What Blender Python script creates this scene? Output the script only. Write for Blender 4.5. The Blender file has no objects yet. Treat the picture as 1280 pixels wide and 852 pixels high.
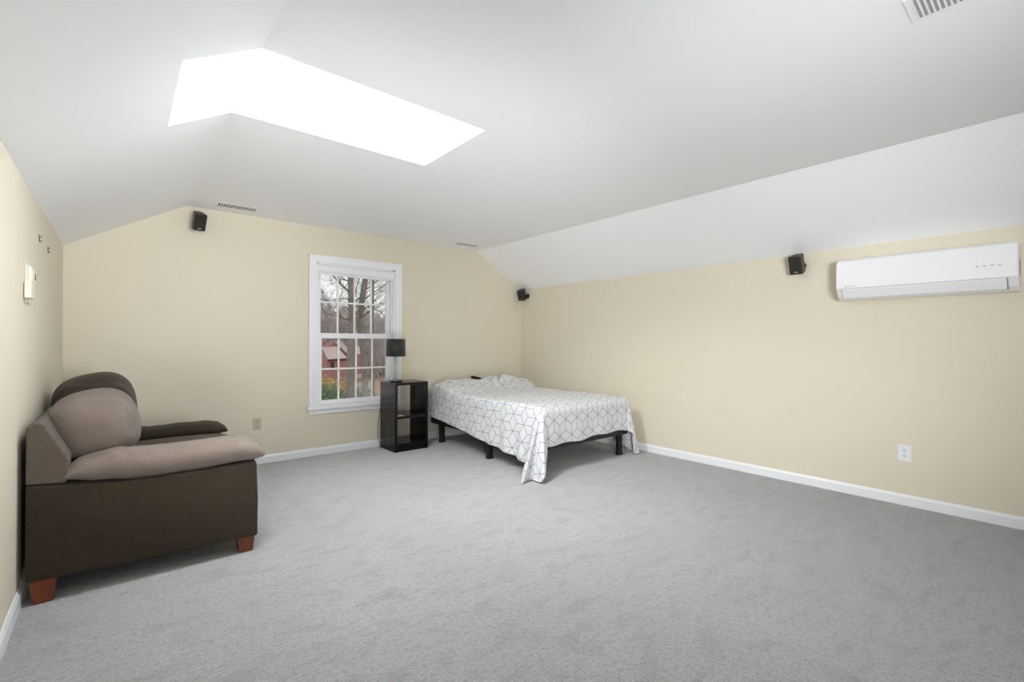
import bpy, bmesh, math, random
from mathutils import Vector, Matrix, noise
random.seed(7)
C = bpy.context.scene.collection
PI = math.pi

# ------------------------------------------------------------------ room frame
XL, XR, YF, YN = -0.35, 4.475, 5.121, -5.6
ZL, ZR, ZC, CL, CR = 1.9615, 1.9686, 2.4265, 0.4503, 3.663
EYE, YAW, PITCH, ROLL, FPX = 1.2, 0.69872, 0.003362, 0.002694, 582.946
def v_rot():
    f = Vector((math.sin(YAW)*math.cos(PITCH), math.cos(YAW)*math.cos(PITCH), math.sin(PITCH)))
    r = Vector((math.cos(YAW), -math.sin(YAW), 0)); u = r.cross(f)
    c, s = math.cos(ROLL), math.sin(ROLL)
    return c*r+s*u, -s*r+c*u, f
RV, UV_, FV = v_rot()
def ray(px, py): return RV*((px-640)/FPX) + UV_*(-(py-426)/FPX) + FV
def at(px, py, y):                       # point of the photo's pixel at the depth plane y
    d = ray(px, py); return Vector((0, 0, EYE)) + d*(y/d.y)

# ------------------------------------------------------------------ materials
def mat(name, col, rough=0.6, metal=0.0, coat=0.0, sheen=0.0, spec=0.5):
    m = bpy.data.materials.new(name); m.use_nodes = True
    b = m.node_tree.nodes['Principled BSDF']
    b.inputs['Base Color'].default_value = (*col, 1); b.inputs['Roughness'].default_value = rough
    b.inputs['Metallic'].default_value = metal; b.inputs['Coat Weight'].default_value = coat
    b.inputs['Sheen Weight'].default_value = sheen; b.inputs['Specular IOR Level'].default_value = spec
    return m
class NT:
    def __init__(s, m): s.t = m.node_tree; s.n = s.t.nodes; s.b = s.n['Principled BSDF']
    def node(s, kind, **kw):
        n = s.n.new(kind)
        for k, v in kw.items():
            if k.startswith('i_'):
                key = k[2:]; key = int(key) if key.isdigit() else key.replace('_', ' ')
                if isinstance(v, bpy.types.NodeSocket): s.t.links.new(v, n.inputs[key])
                else: n.inputs[key].default_value = v
            else: setattr(n, k, v)
        return n
    def math(s, op, a, b=None):
        n = s.n.new('ShaderNodeMath'); n.operation = op
        for i, v in enumerate((a, b)):
            if v is None: continue
            if isinstance(v, bpy.types.NodeSocket): s.t.links.new(v, n.inputs[i])
            else: n.inputs[i].default_value = v
        return n.outputs[0]
    def link(s, a, b): s.t.links.new(a, b)
    def mixc(s, fac, a, b):
        n = s.n.new('ShaderNodeMix'); n.data_type = 'RGBA'
        for sock, v in ((n.inputs[0], fac), (n.inputs[6], a), (n.inputs[7], b)):
            if isinstance(v, bpy.types.NodeSocket): s.t.links.new(v, sock)
            else: sock.default_value = v if isinstance(v, float) else (*v, 1)
        return n.outputs[2]
    def ramp(s, fac, pts):
        n = s.n.new('ShaderNodeValToRGB'); s.t.links.new(fac, n.inputs[0])
        e = n.color_ramp.elements
        while len(e) < len(pts): e.new(0.5)
        for el, (p, c) in zip(e, pts): el.position = p; el.color = (*c, 1)
        return n.outputs[0]
    def bump(s, h, strength, dist=0.01):
        n = s.node('ShaderNodeBump', i_Strength=strength, i_Distance=dist, i_Height=h)
        s.link(n.outputs[0], s.b.inputs['Normal'])
    def coord(s, which='Object', scale=(1, 1, 1), rot=(0, 0, 0)):
        tc = s.node('ShaderNodeTexCoord')
        mp = s.node('ShaderNodeMapping', i_Vector=tc.outputs[which])
        mp.inputs['Scale'].default_value = scale; mp.inputs['Rotation'].default_value = rot
        return mp.outputs[0]
    def noise(s, vec, scale, detail=3, rough=0.55):
        return s.node('ShaderNodeTexNoise', i_Vector=vec, i_Scale=scale, i_Detail=detail, i_Roughness=rough).outputs[0]

def paint(name, col, bump=0.06, rough=0.85):
    m = mat(name, col, rough, spec=0.2); t = NT(m)
    t.bump(t.noise(t.coord(), 260, 2), bump, 0.002); return m
M_WALL = paint('cream wall paint', (0.715, 0.66, 0.535))
M_CEIL = paint('white ceiling paint', (0.905, 0.912, 0.932), 0.12)
M_TRIM = mat('white gloss trim', (0.84, 0.84, 0.87), 0.35)
M_SASH = mat('white vinyl sash', (0.85, 0.85, 0.87), 0.4)

M_CARPET = mat('grey cut pile carpet', (0.4, 0.4, 0.4), 1.0, sheen=1.0, spec=0.05); M_CARPET.node_tree.nodes['Principled BSDF'].inputs['Sheen Roughness'].default_value = .35
t = NT(M_CARPET); co = t.coord()
big = t.noise(co, 1.6, 4, 0.6); mid = t.noise(t.coord(scale=(1, 2.2, 1), rot=(0, 0, 0.5)), 5.5, 5, 0.65); fine = t.noise(co, 170, 3, 0.7); tuft = t.noise(co, 48, 4, 0.75)
c1 = t.ramp(big, [(0.3, (0.43, 0.445, 0.46)), (0.7, (0.49, 0.50, 0.505))])
c2 = t.mixc(t.ramp(mid, [(0.36, (0.85, 0.85, 0.85)), (0.50, (0, 0, 0))]), c1, (0.31, 0.315, 0.31))
c3 = t.mixc(t.ramp(tuft, [(0.35, (0.9, 0.9, 0.9)), (0.52, (0, 0, 0))]), c2, (0.235, 0.235, 0.23))
c4 = t.mixc(t.ramp(fine, [(0.36, (0.75, 0.75, 0.75)), (0.56, (0, 0, 0))]), c3, (0.13, 0.13, 0.125))
t.link(c4, t.b.inputs['Base Color'])
t.bump(t.math('ADD', t.math('MULTIPLY', fine, 0.8), tuft), 0.9, 0.015)

def weave(name, dark, light, scale=190):
    """fine diagonal honeycomb corduroy: rows of small dark pits in a lighter nap"""
    m = mat(name, light, 0.9, sheen=0.12, spec=0.1); t = NT(m)
    uv = t.coord('UV'); sx = t.node('ShaderNodeSeparateXYZ', i_Vector=uv)
    x, y = sx.outputs[0], sx.outputs[1]
    a = t.math('SINE', t.math('MULTIPLY', t.math('ADD', x, t.math('MULTIPLY', y, 0.8)), scale*3.1))
    b = t.math('SINE', t.math('MULTIPLY', t.math('SUBTRACT', x, t.math('MULTIPLY', y, 0.8)), scale*3.1))
    h = t.math('MULTIPLY', t.math('ADD', t.math('ADD', a, b), 2.0), 0.25)
    n = t.noise(t.coord(), 9, 3)
    base = t.mixc(t.ramp(n, [(0.35, (0, 0, 0)), (0.7, (1, 1, 1))]), light, tuple(c*1.12 for c in light))
    t.link(t.mixc(t.ramp(h, [(0.25, (0, 0, 0)), (0.6, (1, 1, 1))]), dark, base), t.b.inputs['Base Color'])
    t.bump(h, 0.5, 0.003); return m
M_SOFA = weave('brown honeycomb corduroy', (0.016, 0.0115, 0.007), (0.052, 0.039, 0.026))  # deep tone of the one sofa fabric, shade painted into it
M_SOFAC = weave('lit honeycomb corduroy', (0.085, 0.066, 0.056), (0.235, 0.188, 0.160))  # same fabric painted lighter where light falls on the near cushions
M_SOFAS = weave('seat half lit honeycomb corduroy', (0.040, 0.030, 0.021), (0.115, 0.088, 0.066))  # same fabric, dimmer light of the seat put into the colour
M_SOFAM = weave('back half lit honeycomb corduroy', (0.045, 0.034, 0.026), (0.15, 0.118, 0.095))  # same fabric, half light of the back frame put into the colour
M_FOOT = mat('reddish stained wood', (0.16, 0.04, 0.014), 0.35); t = NT(M_FOOT)
g = t.noise(t.coord(scale=(30, 30, 4)), 3, 3); t.link(t.ramp(g, [(0.3, (0.13, 0.032, 0.012)), (0.7, (0.22, 0.06, 0.02))]), t.b.inputs['Base Color'])

def blanket_mat():
    m = mat('white blanket with grey cube lattice', (0.8, 0.8, 0.8), 0.75, sheen=0.25, spec=0.3); t = NT(m)
    uv = t.coord('UV'); s = t.node('ShaderNodeSeparateXYZ', i_Vector=uv)
    W = 0.155; R3 = math.sqrt(3)
    x = s.outputs[0]; y = t.math('MULTIPLY', s.outputs[1], 0.87)
    def cell(ox, oy):
        cx = t.math('SUBTRACT', t.math('FLOORED_MODULO', t.math('ADD', x, ox), W), W/2)
        cy = t.math('SUBTRACT', t.math('FLOORED_MODULO', t.math('ADD', y, oy), W*R3), W*R3/2)
        return cx, cy, t.math('ADD', t.math('MULTIPLY', cx, cx), t.math('MULTIPLY', cy, cy))
    ax, ay, al = cell(0, 0); bx, by, bl = cell(W/2, W*R3/2)
    sel = t.math('LESS_THAN', al, bl)
    def pick(a, b):
        return t.math('ADD', t.math('MULTIPLY', a, sel), t.math('MULTIPLY', b, t.math('SUBTRACT', 1.0, sel)))
    qx, qy = pick(ax, bx), pick(ay, by)
    aqx, aqy = t.math('ABSOLUTE', qx), t.math('ABSOLUTE', qy)
    d = t.math('SUBTRACT', W/2, t.math('MAXIMUM', aqx, t.math('ADD', t.math('MULTIPLY', aqx, 0.5), t.math('MULTIPLY', aqy, R3/2))))
    for ang in (-90, 30, 150):
        dx, dy = math.cos(math.radians(ang)), math.sin(math.radians(ang))
        cr = t.math('ABSOLUTE', t.math('SUBTRACT', t.math('MULTIPLY', qx, dy), t.math('MULTIPLY', qy, dx)))
        dt = t.math('ADD', t.math('MULTIPLY', qx, dx), t.math('MULTIPLY', qy, dy))
        d = t.math('MINIMUM', d, t.math('ADD', cr, t.math('MULTIPLY', t.math('LESS_THAN', dt, 0.0), 1.0)))
    line = t.math('LESS_THAN', d, 0.0023)
    t.link(t.mixc(line, (0.68, 0.685, 0.71), (0.19, 0.19, 0.20)), t.b.inputs['Base Color'])
    t.bump(t.noise(uv, 55, 3), 0.25, 0.004); return m
M_BLANKET = blanket_mat()
M_MATTRESS = mat('white mattress ticking', (0.7, 0.7, 0.7), 0.9)
M_BLACKSTEEL = mat('black painted steel', (0.012, 0.012, 0.013), 0.5)
M_BLACKCLOTH = mat('black cotton', (0.012, 0.012, 0.012), 0.9)
M_ESPRESSO = mat('espresso laminate', (0.005, 0.0035, 0.0045), 0.2, spec=0.35); t = NT(M_ESPRESSO)
g = t.noise(t.coord(scale=(25, 25, 2)), 4, 3); t.link(t.ramp(g, [(0.3, (0.003, 0.002, 0.003)), (0.7, (0.007, 0.005, 0.006))]), t.b.inputs['Base Color'])
M_SHADE = mat('black fabric lamp shade', (0.012, 0.010, 0.009), 0.6, sheen=0.3)
M_CHROME = mat('brushed nickel', (0.30, 0.29, 0.27), 0.25, 1.0)
M_CORD = mat('black cord', (0.015, 0.015, 0.015), 0.5)
M_PAPER = mat('white paper', (0.8, 0.8, 0.8), 0.7)
M_SPK = mat('charcoal plastic', (0.030, 0.028, 0.022), 0.45)
M_SPKG = mat('dark speaker cloth', (0.022, 0.020, 0.015), 0.85); t = NT(M_SPKG)
t.bump(t.noise(t.coord(), 900, 1), 0.4, 0.001)
M_SILVER = mat('silver badge', (0.6, 0.6, 0.6), 0.3, 1.0)
M_AC = mat('white glossy plastic', (0.84, 0.84, 0.855), 0.22, coat=0.3)
M_ACGREY = mat('grey printed mark', (0.45, 0.46, 0.48), 0.5)
M_DARKGAP = mat('grey plastic gap', (0.30, 0.30, 0.33), 0.7)
M_VENT = mat('white enamelled register', (0.86, 0.865, 0.88), 0.45)
M_VENTIN = mat('dark duct interior', (0.05, 0.05, 0.05), 0.9)
M_VENTGREY = mat('grey register slots', (0.36, 0.36, 0.36), 0.8)
M_ALMOND = mat('almond plastic', (0.50, 0.45, 0.33), 0.4)
M_IVORY = mat('ivory plastic', (0.76, 0.72, 0.62), 0.45)
M_WHITEPL = mat('white plastic', (0.82, 0.82, 0.84), 0.35)
M_SLOT = mat('dark slot', (0.05, 0.05, 0.045), 0.6)
M_NAIL = mat('dark steel hook', (0.10, 0.09, 0.07), 0.4, 0.6)
M_BLIND = mat('white roller blind fabric', (0.82, 0.82, 0.83), 0.7)

def glass_mat(name, tint=(1, 1, 1), refl=0.9):
    m = bpy.data.materials.new(name); m.use_nodes = True; nt = m.node_tree; nt.nodes.clear()
    o = nt.nodes.new('ShaderNodeOutputMaterial'); mx = nt.nodes.new('ShaderNodeMixShader')
    tr = nt.nodes.new('ShaderNodeBsdfTransparent'); tr.inputs[0].default_value = (*tint, 1)
    gl = nt.nodes.new('ShaderNodeBsdfGlossy'); gl.inputs['Roughness'].default_value = 0.02
    fr = nt.nodes.new('ShaderNodeFresnel'); fr.inputs[0].default_value = 1.45
    mu = nt.nodes.new('ShaderNodeMath'); mu.operation = 'MULTIPLY'; mu.inputs[1].default_value = refl
    nt.links.new(fr.outputs[0], mu.inputs[0]); nt.links.new(mu.outputs[0], mx.inputs[0])
    nt.links.new(tr.outputs[0], mx.inputs[1]); nt.links.new(gl.outputs[0], mx.inputs[2]); nt.links.new(mx.outputs[0], o.inputs[0])
    return m
M_GLASS = glass_mat('window glass', (0.96, 0.97, 0.96), 0.6)
M_CLEAR = glass_mat('clear lamp glass', (0.97, 0.975, 0.985), 0.35)

def noisy(name, pts, scale, rough=0.95, stretch=(1, 1, 1)):
    m = mat(name, (0.3, 0.3, 0.3), rough, spec=0.1); t = NT(m)
    t.link(t.ramp(t.noise(t.coord(scale=stretch), scale, 4), pts), t.b.inputs['Base Color']); return m
M_BARK = noisy('grey brown bark', [(0.3, (0.18, 0.16, 0.14)), (0.7, (0.34, 0.31, 0.28))], 6, stretch=(3, 3, .5))
M_TWIG = noisy('grey twigs', [(0.3, (0.40, 0.36, 0.355)), (0.7, (0.64, 0.59, 0.58))], 0.6)
M_THICKET = noisy('brown brush', [(0.3, (0.44, 0.39, 0.375)), (0.7, (0.72, 0.65, 0.635))], 0.5)
M_LEAFLITTER = noisy('brown leaf litter', [(0.3, (0.24, 0.16, 0.11)), (0.5, (0.38, 0.27, 0.21)), (0.7, (0.48, 0.38, 0.31))], 1.2)
M_HILL = noisy('wooded hillside', [(0.3, (0.42, 0.37, 0.36)), (0.7, (0.64, 0.58, 0.57))], 0.25)
M_RED = noisy('red clapboard siding', [(0.3, (0.38, 0.19, 0.18)), (0.7, (0.48, 0.26, 0.245))], 2)
M_ROOF = noisy('pinkish grey shingles', [(0.3, (0.50, 0.39, 0.38)), (0.7, (0.62, 0.50, 0.48))], 3)
M_DARKTRIM = mat('dark eave board', (0.07, 0.04, 0.035), 0.8)
M_GREENLEAF = noisy('green shrub leaves', [(0.3, (0.10, 0.17, 0.08)), (0.7, (0.34, 0.42, 0.25))], 3)
M_YELLEAF = noisy('yellow autumn leaves', [(0.3, (0.42, 0.31, 0.10)), (0.7, (0.75, 0.58, 0.28))], 3)

# ------------------------------------------------------------------ mesh helpers
def obj(name, bm, m, parent=None, smooth=False, loc=None):
    bmesh.ops.recalc_face_normals(bm, faces=bm.faces)
    me = bpy.data.meshes.new(name); bm.to_mesh(me); bm.free()
    for p in me.polygons: p.use_smooth = smooth
    o = bpy.data.objects.new(name, me); C.objects.link(o)
    for mm in (m if isinstance(m, (list, tuple)) else [m]): me.materials.append(mm)
    if parent: o.parent = parent
    if loc: o.location = loc
    return o
def empty(name, loc=(0, 0, 0), rot=(0, 0, 0)):
    o = bpy.data.objects.new(name, None); C.objects.link(o); o.location = loc; o.rotation_euler = rot
    o.empty_display_size = 0.1; return o
def tag(o, label=None, cat=None, group=None, kind=None):
    for k, v in (('label', label), ('category', cat), ('group', group), ('kind', kind)):
        if v: o[k] = v
    return o
def box(bm, x0, x1, y0, y1, z0, z1, bev=0.0, seg=2, mi=0, mtx=None):
    b2 = bmesh.new()
    vs = [b2.verts.new((x, y, z)) for x in (x0, x1) for y in (y0, y1) for z in (z0, z1)]
    for f in ((0, 1, 3, 2), (4, 6, 7, 5), (0, 4, 5, 1), (2, 3, 7, 6), (0, 2, 6, 4), (1, 5, 7, 3)):
        b2.faces.new([vs[i] for i in f])
    if bev: bmesh.ops.bevel(b2, geom=list(b2.edges), offset=bev, segments=seg, affect='EDGES', profile=0.5)
    merge(bm, b2, mi, mtx)
def merge(bm, b2, mi=0, mtx=None):
    if mtx is not None: bmesh.ops.transform(b2, matrix=mtx, verts=b2.verts)
    vm = {v: bm.verts.new(v.co) for v in b2.verts}
    for f in b2.faces:
        try: nf = bm.faces.new([vm[v] for v in f.verts]); nf.material_index = mi
        except ValueError: pass
    b2.free()
def BX(*a, **k):
    bm = bmesh.new(); box(bm, *a, **k); return bm
def prism(bm, pts, axis, a0, a1, bev=0.0, seg=2, mi=0, mtx=None):
    """closed outline pts (2-D) extruded along axis from a0 to a1"""
    b2 = bmesh.new()
    def P(p, a): return {'x': (a, p[0], p[1]), 'y': (p[0], a, p[1]), 'z': (p[0], p[1], a)}[axis]
    A = [b2.verts.new(P(p, a0)) for p in pts]; B = [b2.verts.new(P(p, a1)) for p in pts]
    n = len(pts); b2.faces.new(A); b2.faces.new(B[::-1])
    for i in range(n): b2.faces.new([A[i], A[(i+1) % n], B[(i+1) % n], B[i]])
    bmesh.ops.recalc_face_normals(b2, faces=b2.faces)
    if bev: bmesh.ops.bevel(b2, geom=list(b2.edges), offset=bev, segments=seg, affect='EDGES', profile=0.5)
    merge(bm, b2, mi, mtx)
def lathe(bm, prof, n=32, mi=0, mtx=None, cap=True):
    b2 = bmesh.new(); rings = []
    for r, z in prof: rings.append([b2.verts.new((r*math.cos(2*PI*i/n), r*math.sin(2*PI*i/n), z)) for i in range(n)])
    for a, b in zip(rings, rings[1:]):
        for i in range(n): b2.faces.new([a[i], a[(i+1) % n], b[(i+1) % n], b[i]])
    if cap: b2.faces.new(rings[0][::-1]); b2.faces.new(rings[-1])
    merge(bm, b2, mi, mtx)
def tube(bm, pts, radii, n=6, mi=0):
    pts = [Vector(p) for p in pts]; rings = []
    for i, p in enumerate(pts):
        d = (pts[min(i+1, len(pts)-1)] - pts[max(i-1, 0)])
        d = d.normalized() if d.length > 1e-9 else Vector((0, 0, 1))
        u = d.cross(Vector((0.31, 0.17, 1)) if abs(d.z) < .93 else Vector((1, 0.2, 0))).normalized(); v = d.cross(u)
        r = radii[i] if isinstance(radii, (list, tuple)) else radii
        rings.append([bm.verts.new(p + (u*math.cos(2*PI*k/n) + v*math.sin(2*PI*k/n))*r) for k in range(n)])
    for a, b in zip(rings, rings[1:]):
        for k in range(n):
            f = bm.faces.new([a[k], a[(k+1) % n], b[(k+1) % n], b[k]]); f.material_index = mi
    bm.faces.new(rings[0][::-1]).material_index = mi; bm.faces.new(rings[-1]).material_index = mi
def boxuv(o, s=1.0):
    """box-project UVs in metres"""
    me = o.data; uv = me.uv_layers.new(name='UVMap')
    for p in me.polygons:
        n = p.normal; ax = max(range(3), key=lambda i: abs(n[i]))
        for li in p.loop_indices:
            c = me.vertices[me.loops[li].vertex_index].co
            uv.data[li].uv = {0: (c.y, c.z), 1: (c.x, c.z), 2: (c.x, c.y)}[ax]
def sgn(v, e): return math.copysign(abs(v)**e, v)
def sm(a, b, x):
    t_ = min(1, max(0, (x-a)/(b-a))); return t_*t_*(3-2*t_)

# ------------------------------------------------------------------ setting
def struct(o, label=None): tag(o, label, None, None, 'structure'); return o
def slope_z(x): return ZL + (x-XL)*(ZC-ZL)/(CL-XL) if x < CL else (ZC if x <= CR else ZC + (x-CR)*(ZR-ZC)/(XR-CR))
th = math.atan2(ZC-ZL, CL-XL)
OFF = 0.185                                       # roof plane above the sloped plaster
def roof_z(x, off=OFF): return ZL + (x-XL)*math.tan(th) + off/math.cos(th)
struct(obj('floor', BX(XL-.15, XR+.15, YN-.15, YF+.1, -.12, 0), M_CARPET), 'pale grey cut pile carpet covering the whole room')

SX0, SX1 = 0.178, 1.61; SKY = [(2.165, 2.865)]
def make_ceiling():
    bm = bmesh.new()
    xs = [XL, SX0, CL, SX1, CR, XR]; ys = [YN, SKY[0][0], SKY[0][1], YF]
    V = {(i, j): bm.verts.new((x, y, slope_z(x))) for i, x in enumerate(xs) for j, y in enumerate(ys)}
    for i in range(len(xs)-1):
        for j in range(len(ys)-1):
            if xs[i] in (SX0, CL) and ys[j] == SKY[0][0]: continue
            bm.faces.new([V[i, j], V[i+1, j], V[i+1, j+1], V[i, j+1]])
    for y0, y1 in SKY:                            # plastered light shafts up to the roof plane
        for y in (y0, y1):
            bm.faces.new([bm.verts.new(p) for p in ((SX0, y, slope_z(SX0)), (CL, y, ZC), (SX1, y, ZC), (SX1, y, roof_z(SX1)), (SX0, y, roof_z(SX0)))])
        for x in (SX0, SX1):
            bm.faces.new([bm.verts.new(p) for p in ((x, y0, slope_z(x)), (x, y1, slope_z(x)), (x, y1, roof_z(x)), (x, y0, roof_z(x)))])
    return bm
struct(obj('ceiling', make_ceiling(), M_CEIL), 'white plaster ceiling sloping down to both side walls')

def gable(y, hole, outward):
    """gable end wall with a rectangular opening; a solid slab going outward"""
    hx0, hx1, hz0, hz1 = hole; bm = bmesh.new(); T = 0.16*outward
    xs = sorted({XL, CL, hx0, hx1, CR, XR})
    def quad(p): bm.faces.new([bm.verts.new(q) for q in p])
    for a, b in zip(xs, xs[1:]):
        za, zb = slope_z(a), slope_z(b)
        for yy in (y, y+T):
            if a >= hx0-1e-6 and b <= hx1+1e-6:
                quad([(a, yy, 0), (b, yy, 0), (b, yy, hz0), (a, yy, hz0)]); quad([(a, yy, hz1), (b, yy, hz1), (b, yy, zb), (a, yy, za)])
            else: quad([(a, yy, 0), (b, yy, 0), (b, yy, zb), (a, yy, za)])
    for a, b in (((hx0, hz0), (hx1, hz0)), ((hx1, hz0), (hx1, hz1)), ((hx1, hz1), (hx0, hz1)), ((hx0, hz1), (hx0, hz0))):
        quad([(a[0], y, a[1]), (b[0], y, b[1]), (b[0], y+T, b[1]), (a[0], y+T, a[1])])
    return bm
WX0, WX1, WZ0, WZ1 = 1.585, 2.49, 0.525, 2.052     # far window opening
RX0, RX1, RZ0, RZ1 = 0.6, 3.5, 0.6, 2.2           # unseen window added behind the camera to let light in
struct(obj('wall_far', gable(YF, (WX0, WX1, WZ0, WZ1), 1), M_WALL), 'cream gable wall with the window')
struct(obj('wall_near', gable(YN, (RX0, RX1, RZ0, RZ1), -1), M_WALL))
struct(obj('wall_left', BX(XL-.15, XL, YN, YF, 0, ZL), M_WALL), 'low cream knee wall behind the sofa')
struct(obj('wall_right', BX(XR, XR+.15, YN, YF, 0, ZR), M_WALL), 'long low cream knee wall under the right slope')
def baseboard(name, prof_axis, a0, a1, pos, sgn_):
    h, d = 0.080, 0.013; bm = bmesh.new()
    pts = [(pos, 0), (pos+sgn_*d, 0), (pos+sgn_*d, h*.78), (pos+sgn_*d*.55, h*.92), (pos+sgn_*d*.4, h), (pos, h)]
    prism(bm, pts, 'y' if prof_axis == 'y' else 'x', a0, a1)
    struct(obj(name, bm, M_TRIM), None)
baseboard('baseboard_left', 'y', YN, YF, XL, 1)
baseboard('baseboard_right', 'y', YN, YF, XR, -1)
baseboard('baseboard_far', 'x', XL, XR, YF, -1)
baseboard('baseboard_near', 'x', XL, XR, YN, 1)

# ---- far window (double hung, 4 over 4 lites each sash twice)
def far_window():
    w = empty('window_1', (0, 0, 0)); struct(w, 'white double hung window with grid panes and bare trees outside')
    bm = bmesh.new(); f0, f1 = YF-.022, YF
    ox0, ox1, oz0, oz1 = 1.512, 2.562, 0.46, 2.122
    for b in ((ox0, WX0+.006, oz0, oz1), (WX1-.006, ox1, oz0, oz1), (WX0+.0062, WX1-.0062, WZ1-.006, oz1)):
        box(bm, b[0], b[1], f0, f1, b[2], b[3], 0.004)
    box(bm, ox0-.002, ox0+.022, f0-.008, f1+.001, oz0+.001, oz1+.002, .003); box(bm, ox1-.022, ox1+.002, f0-.008, f1+.001, oz0+.001, oz1+.002, .003)   # back band
    box(bm, ox0+.0222, ox1-.0222, f0-.008, f0+.001, oz1-.022, oz1+.002, .003)
    obj('casing', bm, M_TRIM, w)
    bm = bmesh.new(); box(bm, ox0-.022, ox1+.022, YF-.05, YF+.06, .486, .5275, .006); box(bm, ox0, ox1, YF-.02, YF, .436, .487, .004)
    obj('window_sill', bm, M_TRIM, w)
    bm = bmesh.new(); T = YF+.16
    box(bm, WX0, WX0+.022, YF, T, WZ0-.01, WZ1); box(bm, WX1-.022, WX1, YF, T, WZ0-.01, WZ1); box(bm, WX0, WX1, YF, T, WZ1-.022, WZ1); box(bm, WX0, WX1, YF+.05, T, WZ0-.02, WZ0-.001)
    box(bm, WX0+.022, WX0+.034, YF+.03, YF+.045, WZ0, WZ1); box(bm, WX1-.034, WX1-.022, YF+.03, YF+.045, WZ0, WZ1)
    obj('window_frame', bm, M_SASH, w)
    def sash(x0, x1, z0, z1, gx0, gx1, gz0, gz1, y0, y1, cols, row):
        bm = bmesh.new()
        for b in ((x0, gx0, z0, z1), (gx1, x1, z0, z1), (gx0, gx1, z0, gz0), (gx0, gx1, gz1, z1)): box(bm, b[0], b[1], y0, y1, b[2], b[3], .003)
        s = obj('sash', bm, M_SASH, w)
        bm = bmesh.new(); yc = (y0+y1)/2
        for c in cols: box(bm, c-.010, c+.010, yc-.008, yc+.008, gz0-.002, gz1+.002, .003)
        box(bm, gx0-.002, gx1+.002, yc-.0085, yc+.0085, row-.010, row+.010, .003)
        obj('glazing_bars', bm, M_SASH, s)
        obj('pane', BX(gx0-.004, gx1+.004, yc-.002, yc+.002, gz0-.004, gz1+.004), M_GLASS, s)
        return s
    sash(1.61, 2.466, 1.262, 2.03, 1.662, 2.419, 1.300, 1.945, YF+.085, YF+.117, (1.850, 2.040, 2.237), 1.637)
    s = sash(1.612, 2.464, 0.527, 1.294, 1.665, 2.403, .571, 1.241, YF+.046, YF+.078, (1.849, 2.046, 2.235), .907)
    bm = bmesh.new(); box(bm, 2.01, 2.06, YF+.05, YF+.08, 1.293, 1.301, .002); lathe(bm, [(.012, 0), (.012, .008), (.006, .012)], 12, mtx=Matrix.Translation((2.035, YF+.062, 1.301)))
    obj('sash_lock', bm, M_SASH, s)
far_window()
b = empty('roller_blind', (2.04, YF+.02, 1.98))
tag(b, 'white roller blind rolled up at the top of the window', 'blind')
bm = bmesh.new(); prism(bm, [(-.018, -.03), (.022, -.03), (.022, .05), (-.008, .05), (-.018, .035)], 'x', -.445, .445, .004); obj('cassette', bm, M_BLIND, b)
obj('fabric', BX(-.425, .425, .006, .009, -.048, -.025), M_BLIND, b); obj('bottom_bar', BX(-.425, .425, .001, .014, -.058, -.046, .003), M_BLIND, b)

# ---- skylights: white curb, frame and glass lying in the roof plane
def skylight(idx, y0, y1):
    w = empty('window_%d' % idx); struct(w, 'white skylight set in the left slope' if idx == 2 else None)
    org = Vector((SX0, 0, roof_z(SX0))); ux = Vector((math.cos(th), 0, math.sin(th))); un = Vector((-math.sin(th), 0, math.cos(th)))
    L = (SX1-SX0)/math.cos(th); mt = Matrix(((ux.x, 0, un.x, org.x), (0, 1, 0, 0), (ux.z, 0, un.z, org.z), (0, 0, 0, 1)))
    def ring(ins, w_, z0, z1, name, m):
        bm = bmesh.new(); a, b_, c, d = ins, L-ins, y0+ins, y1-ins
        for q in ((a-w_, b_+w_, c-w_, c), (a-w_, b_+w_, d, d+w_), (a-w_, a, c, d), (b_, b_+w_, c, d)): box(bm, q[0], q[1], q[2], q[3], z0, z1, mtx=mt)
        obj(name, bm, m, w)
    ring(0.012, .09, 0.0, .05, 'frame', M_SASH); ring(0.0, .09, .05, .12, 'curb', M_TRIM)
    obj('pane', BX(-.01, L+.01, y0-.01, y1+.01, .1, .108, mtx=mt), M_GLASS, w)
    return mt, L
skylight(2, *SKY[0])
def added_near_window():
    w = empty('window_3'); struct(w); bm = bmesh.new()
    for q in ((RX0-.09, RX0, RZ0-.09, RZ1+.09), (RX1, RX1+.09, RZ0-.09, RZ1+.09), (RX0, RX1, RZ1, RZ1+.09), (RX0, RX1, RZ0-.09, RZ0)): box(bm, q[0], q[1], YN, YN+.02, q[2], q[3], .004)
    obj('casing', bm, M_TRIM, w); bm = bmesh.new(); y0, y1 = YN-.09, YN-.05
    for q in ((RX0, RX0+.05, RZ0, RZ1), (RX1-.05, RX1, RZ0, RZ1), (RX0, RX1, RZ1-.05, RZ1), (RX0, RX1, RZ0, RZ0+.05), (1.97, 2.03, RZ0, RZ1)): box(bm, q[0], q[1], y0, y1, q[2], q[3])
    obj('sash', bm, M_SASH, w); obj('pane', BX(RX0, RX1, YN-.072, YN-.068, RZ0, RZ1), M_GLASS, w)
added_near_window()

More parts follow.
